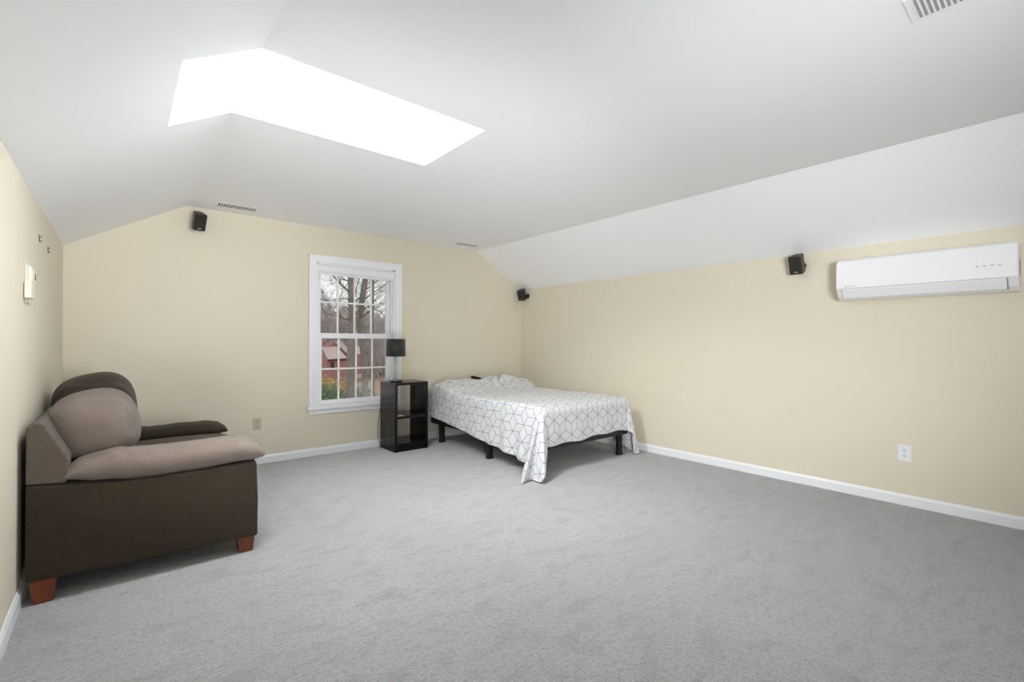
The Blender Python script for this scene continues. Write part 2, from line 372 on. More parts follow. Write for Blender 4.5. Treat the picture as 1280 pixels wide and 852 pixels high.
# ------------------------------------------------------------------ sofa
def loft(stations, ny=28, ex=2.4, capx=True):
    """stations (x, yc, hy, ztop, zbot): superellipse cross sections lofted along x"""
    bm = bmesh.new(); rings = []
    for x, yc, hy, zt, zb in stations:
        zc, hz = (zt+zb)/2, (zt-zb)/2
        rings.append([bm.verts.new((x, yc+hy*sgn(math.cos(2*PI*k/ny), 2/ex), zc+hz*sgn(math.sin(2*PI*k/ny), 2/ex))) for k in range(ny)])
    for a, b in zip(rings, rings[1:]):
        for k in range(ny): bm.faces.new([a[k], a[(k+1) % ny], b[(k+1) % ny], b[k]])
    bm.faces.new(rings[0][::-1]); bm.faces.new(rings[-1]); return bm
def interp(tab, x):
    for (x0, v0), (x1, v1) in zip(tab, tab[1:]):
        if x <= x1:
            k = max(0, min(1, (x-x0)/(x1-x0))); k = k*k*(3-2*k)*.5 + k*.5; return v0+(v1-v0)*k
    return tab[-1][1]
def arm_pillow(y0, y1, flip=1, seed=0):
    top = [(-.215, .560), (-.195, .59), (-.15, .623), (-.02, .660), (.09, .650), (.2, .643), (.36, .651), (.51, .652), (.60, .630), (.64, .590), (.655, .545)]
    bot = [(-.215, .556), (-.19, .545), (-.10, .520), (.10, .497), (.30, .498), (.52, .510), (.60, .512), (.64, .520), (.655, .535)]
    st = []; N = 60
    for i in range(N+1):
        u = i/N; x = -.215 + .87*(0.5-0.5*math.cos(PI*u))
        e = 1-(abs(2*u-1))**6; yc = (y0+y1)/2; hy = (y1-y0)/2*(0.35+.65*max(0, e)**.5)
        hy *= 1-.10*math.sin(PI*u*1.2+.4)*.3
        st.append((x, yc, hy, interp(top, x)+.002, interp(bot, x)-.002))
    bm = loft(st, 40, 2.3)
    for v in bm.verts:                                      # creases towards the back end
        n1 = noise.noise(Vector((v.co.x*9+seed, v.co.y*9, v.co.z*9)))
        cre = math.sin((v.co.x*1.0+v.co.y*.55)*70+n1*2)*.0035*math.exp(-((v.co.x-.03)/.12)**2)
        v.co.z += (n1*.006+cre)*(1 if v.co.z > .57 else .3); v.co.y += n1*.004
    return bm
def cushion(cx, cy, cz, hx, hy, hz, seed, tilt=0.0, nu=72, nv=48):
    """plump pillow: superellipsoid, wrinkled where the cloth gathers at its ends"""
    bm = bmesh.new(); rows = []
    for j in range(nv+1):
        phi = -PI/2 + PI*j/nv; row = []                      # pole axis = y
        for i in range(nu):
            a = 2*PI*i/nu; cp, sp = sgn(math.cos(phi), .62), sgn(math.sin(phi), .75)
            x, z, y = hx*cp*sgn(math.cos(a), .76), hz*cp*sgn(math.sin(a), .76), hy*sp
            n1 = noise.noise(Vector((x*4+seed, y*4, z*4))); n2 = noise.noise(Vector((x*5+seed, y*10, z*22+n1*4)))
            end = min(1, abs(sp)**2*1.3)
            k = 1+n1*.06+n2*.085*end - .012*math.exp(-((abs(y)-hy*.82)/.012)**2)
            row.append(bm.verts.new((x*k, y*(1+n1*.03), z*k)))
        rows.append(row)
    for a, b in zip(rows, rows[1:]):
        for i in range(nu):
            try: bm.faces.new([a[i], a[(i+1) % nu], b[(i+1) % nu], b[i]])
            except ValueError: pass
    bmesh.ops.remove_doubles(bm, verts=bm.verts, dist=1e-5)
    bmesh.ops.transform(bm, matrix=Matrix.Translation((cx, cy, cz)) @ Matrix.Rotation(tilt, 4, 'Y'), verts=bm.verts); return bm
def part(name, bm, m, parent, smooth=True):
    o = obj(name, bm, m, parent, smooth); boxuv(o); return o
SY0, SY1 = 3.0, 4.47
sofa = empty('sofa'); tag(sofa, 'brown corduroy sofa with plump cushions standing against the left wall', 'sofa')
def side_panel(y0, y1):
    bm = bmesh.new()
    prism(bm, [(-.323, .113), (.612, .086), (.614, .3), (.606, .512), (.3, .506), (0, .506), (-.19, .530), (-.323, .548)], 'y', y0, y1, .012, 3)
    bmesh.ops.subdivide_edges(bm, edges=[e for e in bm.edges if e.calc_length() > .1], cuts=6, use_grid_fill=True)
    for v in bm.verts:                                      # slack upholstery
        w = noise.noise(Vector((v.co.x*4, v.co.y*4, v.co.z*6)))
        v.co.y += w*.004*(1 if v.co.z < .5 else 0)
    return bm
for y0, y1 in ((SY0, SY0+.20), (SY1-.20, SY1)):
    bm = side_panel(y0, y1)
    if y0 > SY0:
        for v in bm.verts: v.co.z = min(v.co.z, .49)
    part('side_panel', bm, M_SOFA, sofa, True)
bm = bmesh.new(); prism(bm, [(-.323, .553), (-.190, .541), (-.183, .648), (-.266, .818), (-.286, .830), (-.322, .808)], 'y', SY0+.004, SY1-.004, .007, 3); part('back_frame', bm, M_SOFAM, sofa, False)
bm = bmesh.new(); box(bm, -.318, -.17, SY0+.2, SY1-.2, .112, .553, .008); box(bm, -.17, .585, SY0+.2, SY1-.2, .112, .30, .012); part('base', bm, M_SOFA, sofa, False)
mid = (SY0+SY1)/2
for y0, y1 in ((SY0+.205, mid-.003), (mid+.003, SY1-.205)):
    st = []; N = 30
    for i in range(N+1):
        x = -.14+.79*(.5-.5*math.cos(PI*i/N)); e = max(0, 1-abs(2*i/N-1)**5)**.5
        st.append((x, (y0+y1)/2, (y1-y0)/2*(.8+.2*e), .375+.122*(.5+.5*e)+.012*math.sin(PI*i/N), .375-.07*(.5+.5*e)))
    part('seat_cushion', loft(st, 40, 5.0), M_SOFAS, sofa)
for k, (y0, y1) in enumerate(((SY0-.014, SY0+.255), (SY1-.255, SY1+.014))):
    bm = arm_pillow(y0, y1, 1, k*7.3)
    if k:
        for v in bm.verts: v.co.z = .470+(v.co.z-.497)*.70
    part('arm_cushion', bm, M_SOFAC if k == 0 else M_SOFA, sofa)  # near arm in the lit tone, far arm in the shaded one
part('back_cushion', cushion(-.102, SY0+.50, .738, .190, .335, .192, 3.1, -.10), M_SOFAC, sofa)
part('back_cushion', cushion(-.108, SY1-.44, .775, .200, .34, .225, 9.7, -.14), M_SOFA, sofa)
for fx, fy in ((-.266, SY0+.055), (.556, SY0+.055), (-.266, SY1-.055), (.556, SY1-.055)):
    bm = bmesh.new(); b2 = bmesh.new()
    vs = [b2.verts.new((fx+sx*(.046 if z else .034), fy+sy*(.046 if z else .034), .0 if not z else .11)) for z in (0, 1) for sx, sy in ((-1, -1), (1, -1), (1, 1), (-1, 1))]
    b2.faces.new(vs[:4][::-1]); b2.faces.new(vs[4:])
    for i in range(4): b2.faces.new([vs[i], vs[(i+1) % 4], vs[4+(i+1) % 4], vs[4+i]])
    bmesh.ops.bevel(b2, geom=list(b2.edges), offset=.004, segments=2, affect='EDGES'); merge(bm, b2)
    f = obj('foot', bm, M_FOOT, sofa)

# ------------------------------------------------------------------ bed
BX0, BX1, BY0, BY1, BT = 2.875, 4.205, 3.02, 4.985, 0.612
bed = empty('bed', (0, 0, 0)); tag(bed, 'low bed on a black metal frame in the far right corner', 'bed')
o = obj('mattress', BX(BX0+.012, BX1-.012, BY0+.012, BY1, .305, BT-.012, .045, 4), M_MATTRESS, bed, True)
for x0, x1 in ((BX0+.02, BX0+.05), (BX1-.05, BX1-.02)): obj('side_rail', BX(x0, x1, BY0+.02, BY1-.01, .225, .30, .004), M_BLACKSTEEL, bed)
for y0, y1 in ((BY0+.02, BY0+.05), (BY1-.04, BY1-.01)): obj('end_rail', BX(BX0+.05, BX1-.05, y0, y1, .225, .30, .004), M_BLACKSTEEL, bed)
bm = bmesh.new()
for k in range(11): y = BY0+.12+k*.175; box(bm, BX0+.05, BX1-.05, y, y+.05, .275, .300)
obj('slats', bm, M_BLACKSTEEL, bed)
obj('centre_beam', BX(3.52, 3.56, BY0+.05, BY1-.04, .23, .275), M_BLACKSTEEL, bed)
for lx, ly in ((2.94, 3.10), (2.935, 3.85), (2.97, 4.84), (4.11, 3.10), (4.11, 3.85), (4.11, 4.84), (3.54, 3.85)):
    bm = bmesh.new(); box(bm, lx-.03, lx+.03, ly-.022, ly+.022, .012, .24, .005); box(bm, lx-.033, lx+.033, ly-.025, ly+.025, 0, .025, .004)
    obj('leg', bm, M_BLACKSTEEL, bed)

def make_blanket():
    r = 0.055; W, Ln = BX1-BX0, BY1-BY0; top = BT+.006
    NS, NTT = 150, 130; bm = bmesh.new(); uvl = {}
    def dropL(t_): return .29 + .17*(1-sm(0, 2.0, t_)) + .12*math.exp(-t_/.13)
    def dropR(t_): return .46 + .10*math.exp(-t_/.15)
    dropF = lambda s: .318 + .012*math.sin(s*4+.4) + .007*math.sin(s*15) + .02*sm(1.0, 1.33, s)
    def roll(o):
        a = o/r
        return (r*math.sin(a), r*(1-math.cos(a))) if a < PI/2 else (r, r+(o-r*PI/2))
    def crown(x, y):
        head = sm(4.40, 4.78, y); back = 1-.6*sm(4.88, 4.99, y)
        g = math.exp(-((x-3.98)/.24)**4)
        h = head*(.10+.045*g)*back
        h -= head*.075*math.exp(-(((x-3.62)+(y-4.72)*.5)/.045)**2)*sm(4.5, 4.62, y)*back       # deep fold between two lumps
        h -= head*.035*math.exp(-(((x-3.80)-(y-4.78)*.9)/.03)**2)*back
        n1 = noise.noise(Vector((x*5, y*7, 1.3))); n2 = noise.noise(Vector((x*13, y*16, 4.1)))
        h += n1*(.012+.035*head)+n2*(.003+.016*head)
        return h
    rows = []
    for j in range(NTT+1):
        v = j/NTT; row = []
        for i in range(NS+1):
            u = i/NS
            # cloth coordinates: the hem follows the drops
            nl, nr, nf = 38, 38, 34
            s0 = None
            if j < nf: oyf = 1-j/nf
            else: oyf = 0
            t_in = (Ln-.0)*(max(0, j-nf)/(NTT-nf))
            if i < nl: side = -1; oxf = 1-i/nl; s = 0
            elif i > NS-nr: side = 1; oxf = 1-(NS-i)/nr; s = W
            else: side = 0; oxf = 0; s = W*(i-nl)/(NS-nl-nr)
            tt = t_in if oyf == 0 else 0
            ox = oxf*(dropL(tt) if side < 0 else dropR(tt)); oy = oyf*(dropF(s) + (.15*sm(0, .30, ox) if side < 0 else .08*sm(0, .3, ox)))
            S = s + side*ox if side else s; T = tt-oy
            x, y = BX0+s, BY0+tt; sx = side
            # inset for the rounded edge
            bx = min(max(x, BX0+r), BX1-r); by = max(y, BY0+r)
            exx = abs(x-bx)+ox if side or x != bx else 0; eyy = (abs(y-by)+oy) if (oy or y != by) else 0
            sdir = -1 if x < bx or side < 0 else 1
            rho = math.hypot(exx, eyy)
            if rho < 1e-6: P = Vector((bx, by, top+crown(bx, by)))
            else:
                phi = math.atan2(eyy, exx); h, dz = roll(rho)
                hang = max(0, rho-r*PI/2)
                if exx > 1e-6 and eyy > 1e-6:
                    f = phi/(PI/2)
                    if sdir < 0:
                        d = interp([(0, .06), (.15, .22), (.30, .42), (.46, .20), (.62, .42), (.80, .26), (1, .02)], f); q = interp([(0, -.07), (.2, -.25), (.35, -.20), (.5, -.08), (.66, .06), (.82, .10), (1, .01)], f)
                    else:
                        d = .24*math.sin(PI*f)**.9 - .14*math.exp(-((f-.55)/.10)**2); q = (f-.5)*.26-.05*math.sin(2*PI*f)
                    dg = Vector((sdir*.707, -.707)); tg = Vector((-sdir*.707, -.707))
                    off = dg*d+tg*q; ax = Vector((sdir*math.cos(phi), -math.sin(phi)))
                    bulge = ax*h + off*hang
                    dz2 = r + hang*math.sqrt(max(.5, 1-.55*(d*d+q*q))) if rho > r*PI/2 else dz
                    P = Vector((bx+bulge.x, by+bulge.y, top-dz2+crown(bx, by)*max(0, 1-rho*3)))
                elif exx > 0:
                    rip = math.sin(y*24+noise.noise(Vector((y*3, 0, 2)))*2.5)*.020*sm(.05, .4, hang)*(1-.75*sm(3.3, 4.1, y)) + noise.noise(Vector((y*4, hang*5, 7)))*.012*sm(0, .15, hang)
                    flare = hang*.09 if sdir < 0 else hang*.05
                    P = Vector((bx+sdir*(h+flare+rip+.004), by, top-dz+crown(bx, by)*max(0, 1-rho*2.5)))
                else:
                    rip = math.sin(x*17+1)*.007*sm(.05, .3, hang)
                    P = Vector((bx, by-(h+rip+.004+hang*.03), top-dz+crown(bx, by)*max(0, 1-rho*3)))
            P.z = max(P.z, .012)
            vtx = bm.verts.new(P); uvl[vtx] = (S, T); row.append(vtx)
        rows.append(row)
    lay = bm.loops.layers.uv.new('UVMap')
    for a, b in zip(rows, rows[1:]):
        for i in range(NS):
            f = bm.faces.new([a[i], a[i+1], b[i+1], b[i]])
            for l in f.loops: l[lay].uv = uvl[l.vert]
    return bm
bl = obj('blanket', make_blanket(), M_BLANKET, None, True)
tag(bl, 'white blanket with grey cube lattice lines draped over the bed', 'blanket')
md = bl.modifiers.new('thick', 'SOLIDIFY'); md.thickness = .004; md.offset = 1
bm = cushion(0, 0, 0, .06, .07, .020, 5.5, 0, 32, 24); pl = obj('pillow', bm, M_BLACKCLOTH, None, True, loc=(3.615, 5.035, .730))
pl.rotation_euler = (.2, -.06, 1.57)
tag(pl, 'black pillow corner sticking out at the head of the bed', 'pillow')

# ------------------------------------------------------------------ nightstand, lamp, paper
ns = empty('nightstand', (2.282, 4.682, 0)); tag(ns, 'tall black open cube shelf unit standing between window and bed', 'nightstand')
NW, ND, NH, TH = .405, .375, .757, .030
for x0 in (0, NW-TH): obj('side_panel', BX(x0, x0+TH, 0, ND, 0, NH-TH, .0015, 1), M_ESPRESSO, ns)
obj('top', BX(0, NW, 0, ND, NH-TH, NH, .0015, 1), M_ESPRESSO, ns)
obj('shelf', BX(TH, NW-TH, .004, ND, .362, .390, .0015, 1), M_ESPRESSO, ns)
bm = BX(TH, NW-TH, .004, ND, .062, .090, .0015, 1); box(bm, TH, NW-TH, .010, .025, 0, .062); obj('bottom_shelf', bm, M_ESPRESSO, ns)
bm = BX(0, .075, 0, .055, 0, .0015); pp = obj('paper_card', bm, M_PAPER, None, loc=(2.325, 4.70, .3905)); tag(pp, 'small white paper on the middle shelf of the black nightstand', 'paper')

lamp = empty('table_lamp', (2.375, 4.86, NH)); tag(lamp, 'table lamp with black drum shade and clear stem on the nightstand', 'lamp')
bm = bmesh.new(); lathe(bm, [(.070, 0), (.070, .024), (.067, .028), (.020, .029)], 48); obj('base', bm, M_CHROME, lamp, True)
bm = bmesh.new(); lathe(bm, [(.026, .026), (.026, .29)], 32); obj('stem', bm, M_CLEAR, lamp, True)
bm = bmesh.new(); lathe(bm, [(.0022, .026), (.0022, .30)], 12); lathe(bm, [(.018, .29), (.018, .35), (.012, .36)], 20); obj('socket', bm, M_CHROME, lamp, True)
bm = bmesh.new(); n = 64
lathe(bm, [(.110, .284), (.106, .480)], n, cap=False); sh = obj('lamp_shade', bm, M_SHADE, lamp, True)
md = sh.modifiers.new('thick', 'SOLIDIFY'); md.thickness = .003
bm = bmesh.new()
for a in range(3): tube(bm, [(.012*math.cos(a*2.1), .012*math.sin(a*2.1), .47), (.109*math.cos(a*2.1), .109*math.sin(a*2.1), .475)], .0018)
lathe(bm, [(.012, .355), (.012, .475)], 12); obj('shade_spider', bm, M_CHROME, sh, True)
bm = bmesh.new()
def spline(pts, n=10):
    pts = [Vector(p) for p in pts]; out = []
    P = [pts[0]]+pts+[pts[-1]]
    for i in range(1, len(P)-2):
        for k in range(n):
            t_ = k/n; a, b_, c, d = P[i-1], P[i], P[i+1], P[i+2]
            out.append(.5*((2*b_)+(c-a)*t_+(2*a-5*b_+4*c-d)*t_*t_+(3*b_-a-3*c+d)*t_**3))
    return out+[pts[-1]]
tube(bm, spline([(0, .06, .008), (.0, .15, .006), (-.01, .206, .004), (-.05, .212, -.15), (-.10, .215, -.42), (-.125, .19, -.56), (-.13, .16, -.66), (-.118, .14, -.73), (-.10, .19, -.752), (.0, .215, -.752)]), .003)
obj('power_cord', bm, M_CORD, lamp, True)

# ------------------------------------------------------------------ wall speakers
def speaker(loc, rot, label, bracket_from, wall_n, s=1.0):
    t_ = empty('wall_speaker', loc); t_.rotation_euler = rot; tag(t_, label, 'speaker', 'small satellite speakers')
    w, h, d = .098*s, .150*s, .105*s
    bm = bmesh.new(); prism(bm, [(-w/2, 0), (w/2, 0), (w*.36, d), (-w*.36, d)], 'z', -h/2, h/2, .006, 2); cab = obj('cabinet', bm, M_SPK, t_)
    obj('grille', BX(-w*.46, w*.46, -.006, .002, -h*.47, h*.47, .004), M_SPKG, t_)
    bm = bmesh.new(); prism(bm, [(-.016, -.004), (.016, -.004), (.013, .004), (-.013, .004)], 'y', -.0085, -.005, .001); 
    bmesh.ops.translate(bm, verts=bm.verts, vec=(0, 0, -h*.36)); obj('badge', bm, M_SILVER, t_)
    # ball joint arm to a round plate on the wall, worked out in the speaker's own space
    bpy.context.view_layer.update(); inv = t_.matrix_world.inverted()
    p0 = Vector((0, d, 0)); p1 = inv @ Vector(bracket_from); nrm = (inv.to_3x3() @ Vector(wall_n)).normalized()
    bm = bmesh.new(); tube(bm, [p0-Vector((0, .012, 0)), p0+Vector((0, .02, 0)), p1+nrm*.025, p1+nrm*.004], [.013, .011, .009, .010], 12)
    q = nrm.to_track_quat('Z', 'Y').to_matrix().to_4x4(); q.translation = p1
    lathe(bm, [(.034, 0), (.034, .006), (.024, .010), (.010, .012)], 24, mtx=q); obj('wall_bracket', bm, M_SPK, t_, True)
    return t_
def aim(yaw_deg, down_deg, roll=0.0):              # front looks along -y before turning
    return (Matrix.Rotation(math.radians(yaw_deg), 3, 'Z') @ Matrix.Rotation(math.radians(down_deg), 3, 'X') @ Matrix.Rotation(math.radians(roll), 3, 'Y')).to_euler()
speaker((.543, 4.975, 2.262), aim(10, 26), 'black speaker on the gable wall below the ceiling left of the window', (.56, YF, 2.25), (0, -1, 0))
speaker((4.362, 5.000, 1.862), aim(-69, 25), 'black speaker in the far right corner above the bed', (XR, 4.973, 1.866), (-1, 0, 0), 1.0)
speaker((4.345, 1.470, 1.853), aim(-90, 20), 'dark speaker on the right wall beside the air conditioner', (XR, 1.462, 1.862), (-1, 0, 0), 1.04)

# ------------------------------------------------------------------ air conditioner
ac = empty('wall_mounted_air_conditioner', (XR, .68, 1.535)); tag(ac, 'white split air conditioner high on the right wall', 'air conditioner')
ay0, ay1, AD, AH = -.488, .478, .205, .308
prof = [(0, 0), (-.11, .0), (-.165, .028), (-AD, .082), (-AD, AH-.05), (-AD+.012, AH-.018), (-AD+.04, AH), (0, AH)]
bm = bmesh.new(); prism(bm, prof, 'y', ay0, ay1, .009, 3); obj('body', bm, M_AC, ac)
bm = bmesh.new(); prism(bm, [(-AD-.004, .082), (-AD-.010, .088), (-AD-.010, AH-.05), (-AD+.004, AH-.014), (-AD+.030, AH+.003), (-AD+.034, AH-.002), (-AD+.01, AH-.05), (-AD+.002, .082)], 'y', ay0+.004, ay1-.004, .002, 2); fp = obj('front_panel', bm, M_AC, ac)
bm = bmesh.new(); prism(bm, [(-.150, .0145), (-.166, .0225), (-AD-.002, .072), (-AD-.008, .080), (-AD-.004, .070), (-.170, .016), (-.152, .008)], 'y', ay0+.052, ay1-.038, .001, 2); obj('louver', bm, M_AC, ac)
bm = bmesh.new(); prism(bm, [(-.138, .0105), (-.155, .019), (-.157, .024), (-.138, .016)], 'y', ay0+.046, ay1-.032)
box(bm, -.166, -.163, ay0+.046, ay0+.052, .024, .03); prism(bm, [(-.150, .0180), (-.1655, .0262), (-AD-.0015, .0790), (-AD-.001, .084), (-.16, .034)], 'y', ay0+.046, ay0+.0515); prism(bm, [(-.150, .0180), (-.1655, .0262), (-AD-.0015, .0790), (-AD-.001, .084), (-.16, .034)], 'y', ay1-.0375, ay1-.032)
obj('louver_gap', bm, M_DARKGAP, ac)
bm = bmesh.new()
for k in range(7): box(bm, -.14+k*.012, -.132+k*.012, ay0-.0015, ay0+.001, .10, .20)
obj('side_grip', bm, M_DARKGAP, ac)
bm = bmesh.new(); fx = -AD-.0105
for k, wk in enumerate((.010, .004, .009, .008, .009, .007)): box(bm, fx-.0006, fx+.001, ay1-.058-k*.0125-wk, ay1-.058-k*.0125, .097, .105)
obj('maker_mark', bm, M_ACGREY, fp)
bm = bmesh.new()
for k in range(4): box(bm, fx-.0006, fx+.001, ay0+.175-k*.034, ay0+.192-k*.034, .163, .168); box(bm, fx-.0006, fx+.001, ay0+.180-k*.034, ay0+.187-k*.034, .168, .172)
obj('indicator_icons', bm, M_ACGREY, fp)

# ------------------------------------------------------------------ ceiling registers
def register(cx, cy, w, d, ang, label, nsl=18, fill=.2, core=None):
    t_ = empty('ceiling_vent', (cx, cy, ZC)); t_.rotation_euler = (0, 0, ang); tag(t_, label, 'vent', 'ceiling air registers')
    bm = bmesh.new(); f = .022
    for q in ((-w/2, w/2, -d/2, -d/2+f), (-w/2, w/2, d/2-f, d/2), (-w/2, -w/2+f, -d/2+f, d/2-f), (w/2-f, w/2, -d/2+f, d/2-f)): box(bm, q[0], q[1], q[2], q[3], -.0018, 0, .0008, 1)
    obj('frame', bm, M_VENT, t_)
    obj('duct', BX(-w/2+f, w/2-f, -d/2+f, d/2-f, -.0014, 0), core or M_VENTIN, t_)
    bm = bmesh.new(); st = (w-2*f)/nsl
    for k in range(nsl+1):
        x = -w/2+f+k*st; box(bm, x-st*fill, x+st*fill, -d/2+f-.002, d/2-f+.002, -.0022, -.0010)
    obj('louvres', bm, M_VENT, t_)
register(.811, 4.866, .345, .150, -.01, 'white ceiling vent with dark slots above the black gable wall speaker', 15, .24)
register(3.33, 4.850, .345, .140, -.02, 'grey ceiling vent over the bed beside the right slope', 26, .10, M_VENTGREY)
register(2.232, .180, .40, .180, PI/2, 'white ceiling vent with grey slots in the ceiling nearest the viewer', 23, .2, M_VENTGREY)

# ------------------------------------------------------------------ wall plates
def outlet(name, w, h, loc, rot, m, label):
    t_ = empty(name, loc); t_.rotation_euler = rot; tag(t_, label, 'outlet')
    obj('plate', BX(-w/2, w/2, -.006, 0, -h/2, h/2, .002), m, t_)
    for s in (-1, 1):
        bm = bmesh.new(); lathe(bm, [(.0165, 0), (.0165, .003)], 20, mtx=Matrix.Translation((0, -.005, s*.021)) @ Matrix.Rotation(PI/2, 4, 'X')); r_ = obj('receptacle', bm, m, t_)
        bm = bmesh.new()
        for x in (-.006, .006): box(bm, x-.0016, x+.0016, -.0090, -.0078, s*.021-.002, s*.021+.008)
        lathe(bm, [(.0028, 0), (.0028, .001)], 10, mtx=Matrix.Translation((0, -.008, s*.021-.008)) @ Matrix.Rotation(PI/2, 4, 'X')); obj('slots', bm, M_SLOT, r_)
    bm = bmesh.new(); lathe(bm, [(.003, 0), (.003, .001)], 10, mtx=Matrix.Translation((0, -.006, 0)) @ Matrix.Rotation(PI/2, 4, 'X')); obj('screw', bm, M_SLOT, t_)
outlet('wall_outlet', .074, .120, (1.033, YF, .393), (0, 0, 0), M_ALMOND, 'almond wall outlet on the gable wall between sofa and window')
outlet('wall_outlet', .079, .118, (XR, .778, .386), (0, 0, -PI/2), M_WHITEPL, 'white wall outlet low on the long right wall')

tm = empty('wall_mounted_thermostat', (XL, 3.15, 1.40)); tag(tm, 'white plastic wall control box on the left wall below two hooks', 'thermostat')
obj('back_plate', BX(0, .006, .06, .20, -.015, .175, .002), M_IVORY, tm)
bm = bmesh.new(); prism(bm, [(.004, .092), (.020, .092), (.022, .145), (.014, .168), (.004, .172)], 'y', .10, .225, .003); obj('upper_unit', bm, M_IVORY, tm)
obj('button_slot', BX(.020, .0228, .18, .20, .105, .140, .001), M_SLOT, tm)
obj('cover_box', BX(.003, .028, .0, .11, .005, .085, .004), M_IVORY, tm)
for (y, z), lb in zip(((3.69, 1.772), (4.10, 1.770)), ('steel picture hook on the left wall, the one farther from the corner', 'steel picture hook on the left wall, the one nearer the corner')):
    t_ = empty('picture_hook', (XL, y, z)); tag(t_, lb, 'hook', 'picture hooks')
    bm = bmesh.new(); tube(bm, [(0.001, 0, .022), (.002, 0, .012), (.002, 0, -.012), (.005, 0, -.018), (.009, 0, -.014), (.009, 0, -.008)], .0025, 6); obj('hook', bm, M_NAIL, t_)
    bm = bmesh.new(); tube(bm, [(0, 0, .008), (.010, 0, .013)], .0018, 6); tube(bm, [(.010, 0, .013), (.0115, 0, .0138)], .0035, 8); obj('nail', bm, M_NAIL, t_)

# ------------------------------------------------------------------ outside
def ground_z(y): return -3.2 - .04*max(0, y-8) if y < 100 else -6.9+(y-100)*.06
def outside():
    bm = bmesh.new(); xs = [-40+8*i for i in range(24)]; ys = [6+6*j for j in range(34)]
    V = {(i, j): bm.verts.new((x, y, ground_z(y)+noise.noise(Vector((x*.05, y*.05, 0)))*.3)) for i, x in enumerate(xs) for j, y in enumerate(ys)}
    for i in range(len(xs)-1):
        for j in range(len(ys)-1): bm.faces.new([V[i, j], V[i+1, j], V[i+1, j+1], V[i, j+1]])
    struct(obj('ground', bm, M_LEAFLITTER), 'brown leaf covered ground outside the window')
    bm = bmesh.new(); N = 40; rows = []
    for j in range(10):
        k = j/9; row = []
        for i in range(N+1):
            x = -20+150*i/N; z = -3 + (11+2.2*noise.noise(Vector((x*.06, 3, 0))))*math.sin(k*PI/2)
            row.append(bm.verts.new((x, 165+70*k+8*noise.noise(Vector((x*.03, k, 1))), z)))
        rows.append(row)
    for a, b_ in zip(rows, rows[1:]):
        for i in range(N): bm.faces.new([a[i], a[i+1], b_[i+1], b_[i]])
    struct(obj('hills', bm, M_HILL, None, True), 'grey brown wooded hillside far beyond the window')
outside()
def grow(bm, p, d, L, r, depth, rng, up=.12, nsub=4, minr=.006):
    n = 4; pts = [p]; rad = [r]; q = p.copy(); dd = d.copy()
    for k in range(n):
        dd = (dd + Vector((rng.uniform(-1, 1), rng.uniform(-1, 1), rng.uniform(-.6, 1)))*.16 + Vector((0, 0, up*.3))).normalized()
        q = q+dd*(L/n); pts.append(q.copy()); rad.append(max(minr*.5, r*(1-.75*(k+1)/n)))
    tube(bm, pts, rad, 5 if r > .02 else 3)
    if depth > 0:
        for k in range(nsub):
            f = rng.uniform(.25, .98)*n; i = min(int(f), n-1); pp = pts[i].lerp(pts[i+1], f-i)
            ax = Vector((rng.uniform(-1, 1), rng.uniform(-1, 1), rng.uniform(-.3, .8))).normalized()
            nd = (dd*.65+ax*.8).normalized(); grow(bm, pp, nd, L*rng.uniform(.45, .7), max(minr, rad[i]*.5), depth-1, rng, up, nsub, minr)
def near_tree(label, Y, pix, dia0, dia1, limbs, seed, name='bare_tree'):
    rng = random.Random(seed); pts = [at(px, py, Y) for px, py in pix]
    base = pts[0].copy(); gz = ground_z(Y)-.1; d = (pts[0]-pts[1]); k = (pts[0].z-gz)/max(.2, abs(d.z)); base = pts[0]+d*k*.4; base.z = gz
    top = pts[-1]+(pts[-1]-pts[-2]).normalized()*5
    allp = [base]+pts+[top]; n = len(allp)
    root = empty(name, (base.x, base.y, gz)); tag(root, label, 'tree', 'bare trees outside the window')
    bm = bmesh.new(); sp = spline(allp, 6); rad = [dia0/2+(dia1-dia0)/2*(i/(len(sp)-1)) for i in range(len(sp))]
    rad[0] *= 1.5; tube(bm, [p-root.location for p in sp], rad, 12); obj('trunk', bm, M_BARK, root, True)
    for pl_, r0 in limbs:
        bm = bmesh.new(); P = [at(px, py, Y+dy)-root.location for px, py, dy in pl_]; P = spline(P, 4)
        R = [r0*(1-.75*i/(len(P)-1)) for i in range(len(P))]; tube(bm, P, R, 6)
        for k in range(9):
            i = rng.randrange(1, len(P)); dd = (P[i]-P[i-1]).normalized()
            grow(bm, P[i], (dd*.6+Vector((rng.uniform(-1, 1), rng.uniform(-1, 1), rng.uniform(-.2, .9)))*.8).normalized(), rng.uniform(.5, 1.2), max(.008, R[i]*.5), 2, rng, .12, 3, .006)
        obj('limb', bm, M_BARK, root, True)
    for k in range(8):
        i = rng.randrange(len(sp)//2, len(sp)-2); bm = bmesh.new(); a = rng.uniform(0, 2*PI)
        grow(bm, sp[i]-root.location, Vector((math.cos(a), math.sin(a), .5)).normalized(), rng.uniform(1.2, 2.4), max(.02, rad[i]*.28), 3, rng, .15, 3, .006); obj('limb', bm, M_BARK, root, True)
near_tree('large grey tree trunk rising left of the middle of the window', 22, [(437, 500), (438, 460), (440, 415), (439.5, 380), (439, 350), (440, 325)], .43, .25,
          [([(436, 364, 0), (426, 355, -.3), (415, 343, -.6), (405, 332, -.8)], .055), ([(437, 352, 0), (428, 349, .2), (420, 352, .4), (414, 356, .5)], .035),
           ([(437, 374, 0), (424, 373, -.3), (410, 376, -.5), (398, 371, -.6)], .03), ([(437, 400, 0), (425, 396, -.4), (410, 392, -.6), (401, 385, -.8)], .04), ([(441, 378, 0), (450, 372, .3), (463, 362, .5), (480, 357, .6)], .04)], 3)
